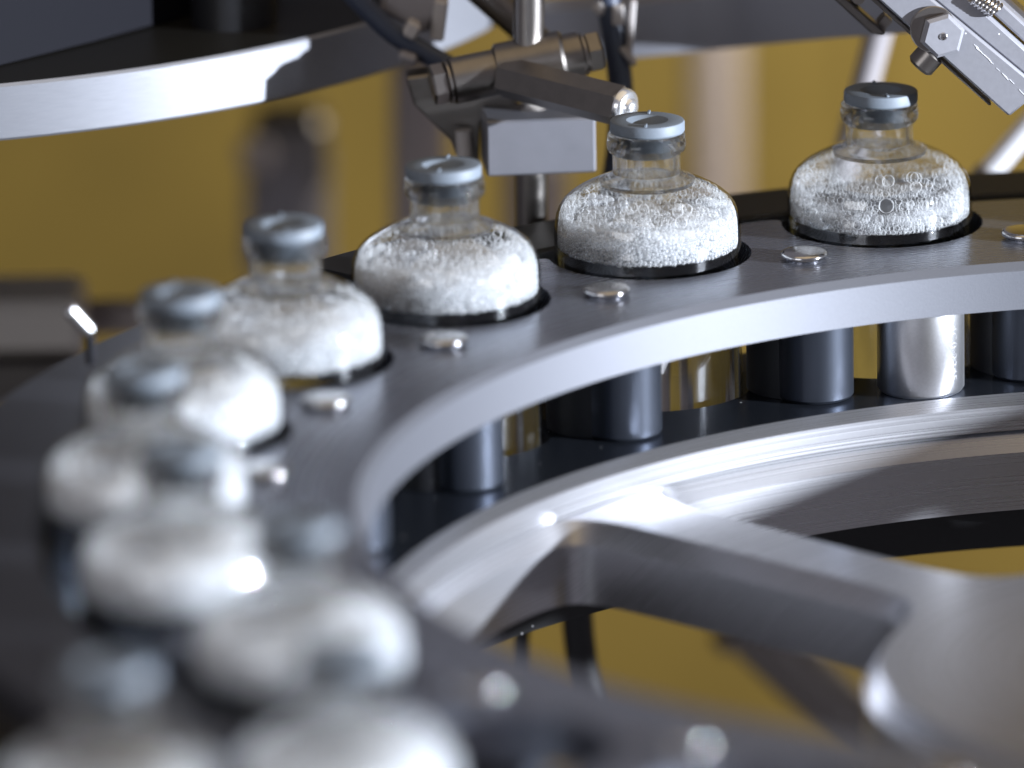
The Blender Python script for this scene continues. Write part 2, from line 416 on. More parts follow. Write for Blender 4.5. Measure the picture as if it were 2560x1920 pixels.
def star_plate(name, z_top, z_bot, r_in, cham, mat_top, mat_edge):
    outl = star_outline(246.8, 24.0); inn = circle(r_in)
    bm = bmesh.new()
    tri = tessellate_polygon([[Vector((x, y, 0)) for x, y in L] for L in (outl, inn)])
    flat = outl + inn; n0 = len(outl); n1 = len(inn)
    vt = [bm.verts.new((x, y, z_top)) for x, y in flat]
    for t in tri:
        f = bm.faces.new([vt[i] for i in t]); f.material_index = 0
    ob = [bm.verts.new((x, y, z_bot)) for x, y in outl]
    for i in range(n0):
        f = bm.faces.new((vt[i], vt[(i + 1) % n0], ob[(i + 1) % n0], ob[i])); f.material_index = 0
    # inner edge: chamfer then wall
    prev = vt[n0:]
    for (r, z) in cham:
        cur = [bm.verts.new((r * math.cos(2 * math.pi * i / n1), r * math.sin(2 * math.pi * i / n1), z)) for i in range(n1)]
        for i in range(n1):
            f = bm.faces.new((prev[i], prev[(i + 1) % n1], cur[(i + 1) % n1], cur[i])); f.material_index = 1
        prev = cur
    for t in tri:
        vv = [(ob[i] if i < n0 else prev[i - n0]) for i in t]
        f = bm.faces.new(list(reversed(vv))); f.material_index = 0
    bmesh.ops.recalc_face_normals(bm, faces=bm.faces)
    bmesh.ops.scale(bm, vec=(S, S, S), verts=bm.verts)
    me = bpy.data.meshes.new(name); bm.to_mesh(me); bm.free()
    me.materials.append(M[mat_top]); me.materials.append(M[mat_edge])
    o = link(name, me, None, wheel, sharp=22)
    return o
star_plate('top_plate', 0, -11, R_IN, [(188.7, -1.9), (187.9, -11)], 'anodised', 'anodised_blast')
star_plate('lower_plate', -32, -39.9, 190.6, [(186.4, -33.9), (186.4, -39.9)], 'anodised_dark', 'machined')

# spoked hub: rim, spokes, hub in one casting with chamfered windows
def smooth_loop(P, sig, n=360):
    P = np.array(P); d = np.r_[0, np.cumsum(np.hypot(*(np.roll(P, -1, 0) - P).T))]
    t = np.linspace(0, d[-1], n, endpoint=False)
    Q = np.c_[np.interp(t, d, np.r_[P[:, 0], P[0, 0]]), np.interp(t, d, np.r_[P[:, 1], P[0, 1]])]
    st = d[-1] / n; k = np.arange(-60, 61); g = np.exp(-.5 * (k * st / sig) ** 2); g /= g.sum()
    return sum(np.roll(Q, -kk, 0) * gg for kk, gg in zip(k, g))
SP = 136.4
def window(a_lo, a_hi, rim):
    """between the spoke at a_lo and the one at a_hi (degrees, increasing)"""
    hw = 6.6; hub = 79.0; P = []
    for t in np.linspace(0, 1, 80):
        a = a_lo + (a_hi - a_lo) * t; r = rim(a)
        off = math.degrees(hw / r)
        if a - a_lo < off or a_hi - a < off: continue
        P.append((r * math.cos(R_(a)), r * math.sin(R_(a))))
    for t in np.linspace(1, 0, 40):
        a = a_lo + (a_hi - a_lo) * t; off = math.degrees(hw / hub)
        if a - a_lo < off or a_hi - a < off: continue
        P.append((hub * math.cos(R_(a)), hub * math.sin(R_(a))))
    return smooth_loop(P, 12)
def rimA(a): return 188.6
wins = [window(SP - 120, SP, rimA), window(SP, SP + 120, rimA), window(SP + 120, SP + 240, rimA)]
bm = bmesh.new()
outer = circle(212.0, 240)
loops = [outer] + [[tuple(p) for p in wn] for wn in wins]
tri = tessellate_polygon([[Vector((x, y, 0)) for x, y in L] for L in loops])
flat = [p for L in loops for p in L]
vt = [bm.verts.new((x, y, -40.0)) for x, y in flat]
for t in tri:
    bm.faces.new([vt[i] for i in t])
no = len(outer)
ob = [bm.verts.new((x, y, -59)) for x, y in outer]
for i in range(no): bm.faces.new((vt[i], vt[(i + 1) % no], ob[(i + 1) % no], ob[i]))
k = no; low = []
for wn in wins:
    n = len(wn); tg = np.roll(wn, -1, 0) - np.roll(wn, 1, 0); tg /= np.hypot(*tg.T)[:, None]
    cen = wn.mean(0); nr = np.c_[-tg[:, 1], tg[:, 0]]
    if ((cen - wn) * nr).sum() < 0: nr = -nr
    off = wn + nr * 3.3
    c1 = [bm.verts.new((x, y, -45.0)) for x, y in off]; c2 = [bm.verts.new((x, y, -59.0)) for x, y in off]
    top = vt[k:k + n]
    for A, B in ((top, c1), (c1, c2)):
        for i in range(n): bm.faces.new((A[i], A[(i + 1) % n], B[(i + 1) % n], B[i]))
    low += c2; k += n
allb = ob + low
for t in tri: bm.faces.new([allb[i] for i in reversed(t)])
from_bm('spoked_hub', bm, 'machined', wheel, sharp=25)
hb = lathe_bm([(0, -59.05), (75.6, -59.05), (75.6, -120), (0, -120)], 120)
from_bm('hub_boss', hb, 'machined', wheel, sharp=40)

# round-headed bolts over the spacers between the pockets
bolt_me = None; sp_me = None
for i in range(24):
    a = R_(PH + 7.5 + STEP * i)
    if bolt_me is None:
        b = lathe_bm([(0, 2.0), (4.6, 1.93), (5.0, 1.88), (5.35, 1.7), (5.55, 1.4), (5.6, 1.1), (5.5, 0.8), (5.2, 0.55), (4.5, 0.4), (4.4, 0.02), (0, 0.02)], 48)
        o = from_bm('bolt_head', b, 'polish', wheel, sharp=60); bolt_me = o.data
        b = lathe_bm([(0, -11.1), (8.6, -11.1), (9.1, -11.6), (9.1, -31.2), (8.6, -31.9), (0, -31.9)], 48)
        s = from_bm('spacer', b, 'spacer', wheel); sp_me = s.data
        b = lathe_bm([(0, -11.1), (12.3, -11.1), (12.3, -31.9), (0, -31.9)], 40)
        sl = from_bm('black_sleeve', b, 'black', wheel); sl_me = sl.data
    else:
        o = bpy.data.objects.new('bolt_head', bolt_me); col.objects.link(o); o.parent = wheel
        s = bpy.data.objects.new('spacer', sp_me); col.objects.link(s); s.parent = wheel
        sl = bpy.data.objects.new('black_sleeve', sl_me); col.objects.link(sl); sl.parent = wheel
    o.location = polar(211.2, a) * S; o.rotation_euler = (R_(random.uniform(-.6, .6)), R_(random.uniform(-.6, .6)), random.uniform(0, 6))
    s.location = polar(206.0, a) * S; sl.location = polar(214.8, a) * S
# the one bright steel pillar with an engraved number
pa = R_(107.3); pp = polar(200.9, pa)
b = lathe_bm([(0, -11.2), (9.6, -11.2), (10.3, -11.9), (10.3, -31.0), (9.7, -31.9), (0, -31.9)], 64)
pil = from_bm('steel_pillar', b, 'silver', wheel, loc=pp)
pil['label'] = 'bright bare steel pillar with an engraved number'
fc = bpy.data.curves.new('num', 'FONT'); fc.body = '4C0 2245'; fc.size = 3.1; fc.align_x = 'CENTER'; fc.extrude = 0.05; fc.space_character = 1.12
fo = bpy.data.objects.new('num', fc); col.objects.link(fo)
dg = bpy.context.evaluated_depsgraph_get(); tm = bpy.data.meshes.new_from_object(fo.evaluated_get(dg))
bpy.data.objects.remove(fo); 
for v in tm.vertices:
    x, y, z = v.co
    aa = R_(-44) + (y - 1.0) / 10.3            # letters run downwards, tops to the right
    rr = 10.302 + z * 0.5
    v.co = Vector((rr * math.cos(aa), rr * math.sin(aa), -21.5 - x)) * S
eng = link('engraved_number', tm, 'silver', pil, sharp=30)

# ------------------------------------------------------------------ rails and plates round the wheel
def arc_plate(name, r0, r1, z0, z1, a0, a1, mat, parent=None, bev=0.8, seg=120):
    prof = [(r0, z0), (r0, z1 - bev), (r0 + bev, z1), (r1 - bev, z1), (r1, z1 - bev), (r1, z0)]
    bm = lathe_bm(prof, seg, closed=True, a0=R_(a0), a1=R_(a1), centre=(0, 0, 0))
    return from_bm(name, bm, mat, parent, loc=None if parent else RC, sharp=30)
g = empty('outer_guide_rail', RC)
tag(g, 'black outer guide rail curving behind the far bottles', 'guide rail')
arc_plate('rail', 257.5, 279.5, -20, -1.4, 60, 131.0, 'black_rail', g)
arc_plate('end_block', 258.5, 278.5, -20, 2.2, 131.2, 137.5, 'black', g, bev=1.5, seg=8)
tag(arc_plate('dead_plate', 257.5, 285.0, -9, -1.4, 138.2, 218, 'plate_dark'), 'dark grey curved plate at the left behind the blurred bottles', 'guide plate')
tag(arc_plate('slide_rail', 213.5, 256.0, -77, -46.2, 50, 300, 'black', bev=1.0), 'black ring under the star wheel that the bottles slide on', 'slide rail')
bm = box_bm((-275, -60, -128), (470, 780, 30), bev=3)
tag(from_bm('bed_slab', bm, 'plate_dark'), 'dark machine bed slab under the wheel at the lower left', 'machine bed')
# infeed table under the two nearest bottles
bm = box_bm((-90, -262, -66.5), (190, 84, 8), bev=1.0)
tag(from_bm('infeed_table', bm, 'plate_dark'), 'dark infeed table under the two nearest blurred bottles', 'table')

# ------------------------------------------------------------------ bottles
H = 32.17
OUT = [(8.05, 19.6), (8.9, 19.0), (10.4, 18.4), (12.4, 17.5), (14.4, 16.55), (16.3, 15.55), (18.1, 14.4), (19.6, 13.1), (20.7, 11.6), (21.45, 9.8), (21.85, 7.8), (22.0, 5.5)]
def inner_profile():
    P = np.array(OUT + [(22.0, -42.0)], float)
    return P
def offset_prof(P, d):
    P = np.array(P, float); t = np.gradient(P, axis=0); t /= np.hypot(*t.T)[:, None]
    nrm = np.c_[-t[:, 1], t[:, 0]]           # profile runs outward/down: inward normal has negative r
    nrm = np.where((nrm[:, :1] > 0), -nrm, nrm)
    return P + nrm * d
body_prof = [(11.5, 17.9)] + [(r, z) for r, z in OUT[3:]] + [(22.0, -20.0), (22.0, -41.5), (21.2, -44.0), (19.4, -45.6), (0, -46)]
bm = lathe_bm(body_prof, 96); me_body = from_bm('glass_body', bm, 'thin_glass').data
neck_o = [(11.4, 17.95), (10.4, 18.4), (8.9, 19.0), (8.05, 19.75), (8.0, 21.0), (8.0, 23.6), (8.15, 24.3), (8.9, 24.9), (9.25, 25.5), (9.35, 26.5), (9.3, 27.6), (9.05, 28.0), (9.2, 28.4), (9.1, 29.0), (8.7, 29.3)]
neck_i = [(6.45, 29.3), (6.3, 28.9), (6.3, 21.0), (6.55, 19.4), (7.6, 18.2), (9.4, 17.4), (11.0, 16.9)]
bm = lathe_bm(neck_o + neck_i, 96, closed=True); me_neck = from_bm('glass_neck', bm, 'glass').data
cap = [(0, 29.0), (0.15, 29.05), (4.7, H - 0.2), (4.95, H - 0.05), (8.2, H), (8.62, H - 0.12), (8.8, H - 0.5), (8.82, 29.75), (8.6, 29.36), (6.2, 29.36), (6.1, 28.8), (5.9, 25.6), (5.4, 25.0), (3.0, 25.0), (0, 25.0)]
bm = lathe_bm(cap, 80); me_cap = from_bm('stopper', bm, 'rubber', sharp=30).data
bm = box_bm((0.2, -6.9, H + 0.15), (0.7, 2.2, 0.6), bev=0.15); me_nub = from_bm('nub', bm, 'rubber').data
me_nub.name = 'nub'
bm = lathe_bm([(0, 1.9), (20.2, 1.9), (21.1, 2.1), (21.3, 1.5), (21.3, -41), (20.4, -43.5), (0, -44.2)], 96); me_liq = from_bm('liquid', bm, 'liquid').data
for o in [ob_ for ob_ in col.objects if ob_.name in ('glass_body', 'glass_neck', 'stopper', 'nub', 'liquid')]:
    bpy.data.objects.remove(o)

def icosphere(sub):
    b = bmesh.new(); bmesh.ops.create_icosphere(b, subdivisions=sub, radius=1.0)
    v = np.array([x.co[:] for x in b.verts]); f = np.array([[y.index for y in x.verts] for x in b.faces]); b.free(); return v, f
ICO = {2: icosphere(2), 3: icosphere(3)}
def spheres_mesh(name, C, Rr, mats, idx, sub=2):
    v, f = ICO[sub]; n = len(C)
    V = (C[:, None, :] + Rr[:, None, None] * v[None]).reshape(-1, 3) * S
    Fc = (f[None] + (np.arange(n) * len(v))[:, None, None]).reshape(-1, 3)
    me = bpy.data.meshes.new(name); me.vertices.add(len(V)); me.vertices.foreach_set('co', V.ravel())
    me.loops.add(Fc.size); me.loops.foreach_set('vertex_index', Fc.ravel().astype(np.int32))
    me.polygons.add(len(Fc)); me.polygons.foreach_set('loop_start', np.arange(0, Fc.size, 3, dtype=np.int32))
    me.polygons.foreach_set('use_smooth', np.ones(len(Fc), bool))
    me.polygons.foreach_set('material_index', np.repeat(idx, len(f)).astype(np.int32))
    for q_ in mats: me.materials.append(M[q_])
    me.update(calc_edges=True); return me
def bead_idx(C, z0, seed):
    a = np.arctan2(C[:, 1], C[:, 0])
    lim = z0 + 1.3 * np.sin(3 * a + seed) + 0.9 * np.sin(8 * a + 2 * seed)
    return (C[:, 2] > lim).astype(int)

IN = np.array([(r, z) for r, z in OUT[4:]] + [(22.0, 0.0)], float)
IN[:, 0] -= 0.75; IN[:-5, 1] -= 0.45
order = np.argsort(IN[:, 1]); ZI = IN[order, 1]; RI = IN[order, 0]
def r_in(z): return np.interp(z, ZI, RI)
def make_foam(name, seed, big=None, z_top=14.8, sizes=(0.60, 0.56, 0.84), n_try=60000, n2=1100):
    """bubbles pressed against the inner wall plus a bubbly top surface"""
    rng = np.random.default_rng(seed)
    # arc-length parameter along the wall from z=0 upwards
    zz = np.linspace(2.2, z_top, 400); rr = r_in(zz)
    ss = np.r_[0, np.cumsum(np.hypot(np.diff(zz), np.diff(rr)))]; L = ss[-1]
    acc_s, acc_a, acc_r = [], [], []
    cell = 1.3; grid = {}
    S0 = rng.random(n_try) * L; A0 = rng.random(n_try) * 2 * math.pi; U = rng.random(n_try)
    # bottom row of beads first
    nb = 112
    S0[:nb] = rng.random(nb) * 0.6; A0[:nb] = np.arange(nb) / nb * 2 * math.pi; 
    for i in range(n_try):
        s = S0[i]; a = A0[i]; z = np.interp(s, ss, zz) if False else None
        t = s / L
        base = sizes[0] + (sizes[1] - sizes[0]) * min(1, t / .5) if t < .55 else sizes[1] + (sizes[2] - sizes[1]) * (t - .55) / .45
        r = base * (0.62 + 1.25 * U[i] ** 2.8) * (1 + 0.25 * math.sin(3 * a + seed) * math.sin(5 * t + a))
        r *= 1 - 0.35 * (i / n_try)
        if i < nb: r = 0.42 + 0.2 * U[i]
        R0 = 20.5 * (1 - 0.25 * max(0, t - .6) / .4)
        x = a * R0
        gx, gy = int(x / cell), int(s / cell); ok = True
        if big is not None:
            da = (a - big[0] + math.pi) % (2 * math.pi) - math.pi
            if math.hypot(da * R0, s - big[1]) < big[2] * 0.92 + r * .5: continue
        for ix in (gx - 1, gx, gx + 1):
            for iy in (gy - 1, gy, gy + 1):
                for (x2, s2, r2) in grid.get((ix, iy), ()):
                    if (x - x2) ** 2 + (s - s2) ** 2 < (0.90 * (r + r2)) ** 2: ok = False; break
                if not ok: break
            if not ok: break
        if ok:
            grid.setdefault((gx, gy), []).append((x, s, r)); acc_s.append(s); acc_a.append(a); acc_r.append(r)
    s = np.array(acc_s); a = np.array(acc_a); r = np.array(acc_r)
    z = np.interp(s, ss, zz); R0 = r_in(z) - r * 0.92
    Cw = np.c_[R0 * np.cos(a), R0 * np.sin(a), z]
    # a second, deeper layer
    s2 = rng.random(n2) * L * .55; a2 = rng.random(n2) * 2 * math.pi; r2 = 0.5 + 0.45 * rng.random(n2)
    z2 = np.interp(s2, ss, zz) - 0.2; R2 = r_in(z2) - 1.25 - r2 * 0.9
    if big is not None:
        keep = np.hypot(((a2 - big[0] + math.pi) % (2 * math.pi) - math.pi) * 19, s2 - big[1]) > big[2] + 0.6
        s2, a2, r2, z2, R2 = s2[keep], a2[keep], r2[keep], z2[keep], R2[keep]
    Cw = np.r_[Cw, np.c_[R2 * np.cos(a2), R2 * np.sin(a2), z2]]; r = np.r_[r, r2]
    # top surface
    nt = 420; pts = []; rs = []
    for i in range(6000):
        if len(pts) > nt: break
        q = math.sqrt(rng.random()) * (r_in(10.5) - 2.2); aa = rng.random() * 2 * math.pi; rr_ = 0.35 + 0.75 * rng.random() ** 2
        p = np.array((q * math.cos(aa), q * math.sin(aa)))
        if pts and np.min(np.hypot(*(np.array(pts) - p).T) - 0.9 * (np.array(rs) + rr_)) < 0: continue
        pts.append(p); rs.append(rr_)
    pts = np.array(pts); rs = np.array(rs)
    dish = 1.6 * (1 - (np.hypot(*pts.T) / 18) ** 2)
    Ct = np.c_[pts, 10.4 - dish]
    C = np.r_[Cw, Ct]; Rr = np.r_[r, rs]
    if big is not None:
        zb = float(np.interp(big[1], ss, zz)); rb = float(r_in(zb)) - big[2] * .9
        C = np.r_[C, [[rb * math.cos(big[0]), rb * math.sin(big[0]), zb]]]; Rr = np.r_[Rr, big[2]]
    return C, Rr, (zb if big is not None else None)
def make_core(name, z_top, big=None, zb=None, inset=1.0, seed=0):
    rng = random.Random(seed)
    zs = np.linspace(2.5, z_top, 26); bm = bmesh.new(); seg = 160; rings = []
    for j, z in enumerate(zs):
        ring = []
        for i in range(seg):
            a = 2 * math.pi * i / seg; t = j / (len(zs) - 1)
            edge = 0.5 * (math.sin(3 * a + seed) + 0.7 * math.sin(7 * a + 2 * seed) + 0.5 * math.sin(13 * a))
            zz = z + (edge * t ** 3)
            r = float(r_in(min(max(zz, 0.3), 15.5))) - inset - 0.15 * rng.random() - 1.6 * t ** 3
            if big is not None:
                da = (a - big[0] + math.pi) % (2 * math.pi) - math.pi
                dd = math.hypot(da * 20, zz - zb)
                if dd < big[2] * 1.25: r -= 6.0 * (1 - (dd / (big[2] * 1.25)) ** 2)
            ring.append(bm.verts.new((r * math.cos(a), r * math.sin(a), zz)))
        rings.append(ring)
    for A, B in zip(rings, rings[1:]):
        for i in range(seg): bm.faces.new((A[i], A[(i + 1) % seg], B[(i + 1) % seg], B[i]))
    ct = bm.verts.new((0, 0, z_top - 2.0)); cb = bm.verts.new((0, 0, 2.6))
    for i in range(seg):
        bm.faces.new((rings[-1][i], rings[-1][(i + 1) % seg], ct)); bm.faces.new((rings[0][(i + 1) % seg], rings[0][i], cb))
    o = from_bm(name, bm, 'core', sharp=None)
    for pl in o.data.polygons: pl.use_smooth = True
    me = o.data; bpy.data.objects.remove(o); return me

cam_ang = -math.pi / 2
bigA = (cam_ang + 0.42, 9.6, 1.5)
bigB = (cam_ang + 0.04, 6.6, 1.9)
CA, RA, zbA = make_foam('foam', 3, bigA)
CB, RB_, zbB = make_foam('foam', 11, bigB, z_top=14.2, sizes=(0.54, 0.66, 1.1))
CC, RC_, _z = make_foam('foam', 21, None, sizes=(0.85, 0.85, 1.1), n_try=16000, n2=200)
foamC = spheres_mesh('foam', CC, RC_, ('bead', 'bubble'), bead_idx(CC, 9.5, 3))
foamA = spheres_mesh('foam', CA, RA, ('bead', 'bubble'), bead_idx(CA, 8.6, 1)); foamB = spheres_mesh('foam', CB, RB_, ('bubble_dim', 'bubble_clear_shade'), bead_idx(CB, 5.0, 2))
coreA = make_core('foam_core', 8.2, bigA, zbA, 2.9, 1)
coreC = make_core('foam_core', 9.4, None, None, 2.6, 2)
coreD = make_core('foam_core', 10.6, None, None, 1.8, 5)
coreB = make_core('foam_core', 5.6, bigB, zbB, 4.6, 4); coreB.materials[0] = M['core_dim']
print('bubbles', len(RA), len(RB_), len(RC_))

rs_ = random.Random(8)
def bottle(pos, rz, foam, core, label, rf=0.0, group=None):
    t = empty('bottle', pos, rz)
    tag(t, label, 'bottle', group or 'rubber stoppered bottles on the star wheel')
    def add(n, me, parent=t, rot=0.0):
        o = bpy.data.objects.new(n, me); col.objects.link(o); o.parent = parent
        if rot: o.rotation_euler = (0, 0, rot)
        return o
    add('glass_body', me_body); add('glass_neck', me_neck)
    c = add('stopper', me_cap); c.rotation_euler = (R_(rs_.uniform(-.9, .9)), R_(rs_.uniform(-.9, .9)), 0)
    add('nub', me_nub, c); add('nub', me_nub, c, math.pi)
    add('liquid', me_liq)
    f = add('foam', foam, t, rf); f['kind'] = 'stuff'
    k = add('foam_core', core, t, rf); k['kind'] = 'stuff'
    return t
lab = {4: 'shaded clear bottle at the right with a dark stopper and thin foam darkened for shade',
       3: 'sharp bottle full of white foam under the shiny rod tip',
       2: 'slightly soft white foaming bottle between the sharpest bottle and the blurred ones',
       1: 'soft blurred foaming bottle next in line left of the two clearest lit bottles',
       0: 'blurred foaming bottle with a bluish stopper, fifth from the right',
       -1: 'leftmost blurred white foaming bottle at the outer bend of the wheel',
       -2: 'very blurred white bottle just in front of the leftmost bottle',
       -3: 'very blurred bottle beside the inner edge of the wheel with a blue light spot'}
for k_, l_ in lab.items():
    p = RC + polar(RB - 0.3, ang(k_), 0.4)
    tw = R_({4: 8, 3: -6, 2: -10, 1: 5, 0: 12}.get(k_, 0))
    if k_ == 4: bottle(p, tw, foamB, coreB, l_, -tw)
    elif k_ == 3: bottle(p, tw, foamA, coreA, l_, -tw)
    elif k_ >= 1: bottle(p, tw, foamA, coreC, l_, 1.1 + k_ * 1.7)
    else: bottle(p, tw, foamC, coreD, l_, 1.1 + k_ * 1.7)
for k_ in (5, 6, 7, 8):
    bottle(RC + polar(RB - 0.3, ang(k_)), 0, foamC, coreD, '%s foaming bottle past the shaded bottle, beyond the right edge' % ('first', 'second', 'third', 'fourth')[k_ - 5], k_ * 1.3, 'bottles beyond the right edge')
bottle((-32.9, -238.7, RC.z), 0.3, foamC, coreD, 'nearest blurred bottle at the bottom, right of the corner bottle, cut by the frame', 2.2)
bottle((-77.6, -246.9, RC.z), 0.8, foamC, coreD, 'nearest blurred bottle in the bottom left corner, cut off by the frame', 4.0)

# ------------------------------------------------------------------ turret disc above left
DC = Vector((-177, 371, 0))
d = empty('turret_disc', DC)
tag(d, 'big metal disc with a bright brushed rim at the upper left', 'disc')
bm = lathe_bm([(60, 8), (188.5, 8), (189.3, 8.7), (189.3, 21.2), (188.6, 21.9)], 240)
from_bm('rim', bm, 'disc_edge', d, sharp=30)
bm = lathe_bm([(0, 21.4), (150, 21.4), (188.5, 21.92)], 200); from_bm('disc_top', bm, 'disc_top', d, sharp=None)
q = atz(585, 52, 22)
from_bm('leg', rod_bm((q.x - DC.x, q.y - DC.y, 21.6), (q.x - DC.x, q.y - DC.y, 95), 10.4, 40), 'black', d)
p1, p2, p3 = (atz(u, v, 22) for u, v in ((0, 163), (316, 81), (475, 36)))
ax_, ay_ = p2.x - p1.x, p2.y - p1.y; bx_, by_ = p3.x - p1.x, p3.y - p1.y
dd_ = 2 * (ax_ * by_ - ay_ * bx_)
ux_ = (by_ * (ax_ ** 2 + ay_ ** 2) - ay_ * (bx_ ** 2 + by_ ** 2)) / dd_; uy_ = (ax_ * (bx_ ** 2 + by_ ** 2) - bx_ * (ax_ ** 2 + ay_ ** 2)) / dd_
hr = math.hypot(ux_, uy_)
print('housing', hr, p1.x + ux_, p1.y + uy_)
from_bm('dark_housing', lathe_bm([(0, 22.0), (hr, 22.0), (hr, 90), (hr - 2, 92), (0, 92)], 120, centre=(p1.x + ux_ - DC.x, p1.y + uy_ - DC.y, 0)), 'navy', d)

# curved guard band at the top right
gd = empty('curved_guard', at(1900, 60, 330))
tag(gd, 'bright curved metal band across the top behind the clamp', 'guard')
o0 = at(1900, 60, 330)
pts = []
for u, v, y in ((1280, 168, 300), (1500, 152, 290), (1700, 133, 290), (1780, 125, 289), (1900, 112, 280), (2100, 94, 262), (2300, 80, 244)):
    pts.append(at(u, v, y) - o0)
bm = bmesh.new(); A = [bm.verts.new(p) for p in pts]; B = [bm.verts.new(p + Vector((0, 0, 13.5))) for p in pts]
Cc = [bm.verts.new(p + Vector((0, 14, 13.5))) for p in pts]; Dd = [bm.verts.new(p + Vector((0, 14, 0))) for p in pts]
for X, Y in ((A, B), (B, Cc), (Cc, Dd), (Dd, A)):
    for i in range(len(pts) - 1): bm.faces.new((X[i], X[i + 1], Y[i + 1], Y[i]))
from_bm('band', bm, 'guard', gd, sharp=50)

# ------------------------------------------------------------------ sensor holder with cross clamp
YH = 214.0
base = at(1325, 600, YH)
sh = empty('sensor_holder', base)
tag(sh, 'steel rod clamp holding a hex rod with shiny tip over the sharp bottle', 'clamp')
def L(p): return Vector(p) - base
from_bm('vertical_rod', rod_bm(L(at(1322, 140, YH)), L(at(1322, -120, YH)), 3.75, 32), 'satin', sh)
a = at(1125, 204, YH - 3); b = at(1455, 136, YH + 3)
from_bm('cross_clamp', rod_bm(L(a), L(b), 5.6, 40, bev=0.6), 'dark_steel', sh)
ax = (b - a).normalized()
from_bm('clamp_collar', rod_bm(L(at(1240, 178, YH)), L(at(1415, 143, YH)), 6.6, 40, bev=0.8), 'dark_steel', sh)
for s_, p_, r_ in ((-1, a, 4.9), (1, b, 5.2)):
    from_bm('washer', rod_bm(L(p_), L(p_ + ax * s_ * 0.8), 5.2, 32, bev=0.2), 'satin', sh)
    h = from_bm('hex_bolt', rod_bm(L(p_ + ax * s_ * 0.8), L(p_ + ax * s_ * 4.6), r_, 6, bev=0.5, spin=0.4), 'satin' if s_ < 0 else 'dark_steel', sh, sharp=20)
# hex rod to the tip above the sharp bottle
h0 = at(1262, 192, YH - 4); h1 = at(1556, 266, 190)
from_bm('hex_rod', rod_bm(L(h0), L(h1), 5.0, 6, bev=0.3, spin=0.25), 'dark_steel', sh, sharp=20)
hx = (h1 - h0).normalized()
tp = lathe_bm([(4.5, 0), (4.45, 0.9), (4.1, 1.7), (3.7, 2.0), (2.6, 2.1), (2.5, 2.5), (2.2, 3.1), (1.3, 3.6), (0, 3.75)], 40)
bmesh.ops.transform(tp, matrix=Matrix.Translation(L(h1)) @ axis_rot(hx).to_4x4(), verts=tp.verts)
from_bm('rod_tip', tp, 'tip', sh, sharp=40)
# block with side face and lower rod
c0 = at(1345, 368, YH - 8)
rz = Matrix.Rotation(R_(5), 3, 'Z')
from_bm('sensor_block', box_bm(L(c0 + Vector((0, 9, 0))), (26.3, 18, 13.6), rot=rz, bev=0.5), 'block', sh)
from_bm('lower_rod', rod_bm(L(at(1328, 420, YH + 2)), L(at(1330, 660, YH + 2)), 4.1, 32), 'satin', sh)
br = [at(u, v, YH + 6) for u, v in ((1015, 195), (1120, 180), (1240, 215), (1300, 262), (1260, 300), (1200, 305), (1198, 415), (1150, 415), (1128, 352), (1035, 262))]
poly_plate('bracket', [L(p) for p in br], 8, 'dark_steel', sh)
from_bm('side_pin', rod_bm(L(at(1158, 325, YH + 2)), L(at(1162, 388, YH + 2)), 2.0, 24), 'clip', sh)
from_bm('rear_boss', rod_bm(L(at(1310, 260, YH + 4)), L(at(1345, 290, YH + 4)), 3.8, 24), 'satin', sh)

# ------------------------------------------------------------------ hoses
hs = empty('air_hose', at(1545, 0, 245)); bh = at(1545, 0, 245)
tag(hs, 'dark blue grey hose hanging behind the sharp bottle with a pale clip', 'hose')
from_bm('tube', tube_bm([at(u, v, 245) - bh for u, v in ((1512, -120), (1520, 0), (1538, 110), (1552, 230), (1545, 380), (1520, 520), (1500, 620))], 3.05), 'hose', hs)
from_bm('clip', box_bm(at(1545, 35, 243) - bh, (3.0, 5, 5.0), bev=0.5), 'clip', hs)
from_bm('clip_strip', box_bm(at(1577, 75, 244) - bh, (1.6, 4, 15.0), bev=0.4, rot=Matrix.Rotation(R_(5), 3, 'Y')), 'clip', hs)
from_bm('clip_hook', box_bm(at(1570, 138, 243) - bh, (1.6, 4, 5.5), bev=0.4, rot=Matrix.Rotation(R_(-38), 3, 'Y')), 'clip', hs)
from_bm('clip_shoulder', box_bm(at(1500, 18, 244) - bh, (3.0, 4, 3.4), bev=0.6, rot=Matrix.Rotation(R_(35), 3, 'Y')), 'clip', hs)
h2 = empty('cable_hose', at(900, 0, 232)); b2_ = at(900, 0, 232)
tag(h2, 'blurred grey blue hose running down from the top with pale fittings', 'hose')
from_bm('tube', tube_bm([at(u, v, 232) - b2_ for u, v in ((820, -80), (905, 10), (985, 85), (1060, 130), (1140, 175))], 2.6), 'hose', h2)
from_bm('fitting', box_bm(at(1030, 72, 229) - b2_, (3.6, 6, 4.2), bev=0.8, rot=Matrix.Rotation(R_(30), 3, 'Y')), 'clip', h2)
from_bm('fitting', box_bm(at(1020, 140, 229) - b2_, (4.6, 6, 2.4), bev=0.8, rot=Matrix.Rotation(R_(20), 3, 'Y')), 'grey_paint', h2)
cb = empty('connector_block', at(1070, 20, 240)); b3_ = at(1070, 20, 240)
tag(cb, 'blurred grey connector with a pale end at the top beside the vertical rod', 'connector')
from_bm('housing', box_bm(at(1030, 0, 243) - b3_, (13, 12, 10), bev=1.0, rot=Matrix.Rotation(R_(28), 3, 'Y')), 'grey_paint', cb)
from_bm('end_cap', box_bm(at(1098, 42, 238) - b3_, (3.4, 10, 10), bev=0.6, rot=Matrix.Rotation(R_(8), 3, 'Y')), 'clip', cb)
from_bm('dark_arm', rod_bm(at(1180, -40, 238) - b3_, at(1420, 170, 238) - b3_, 3.6, 24), 'dark_steel', cb)

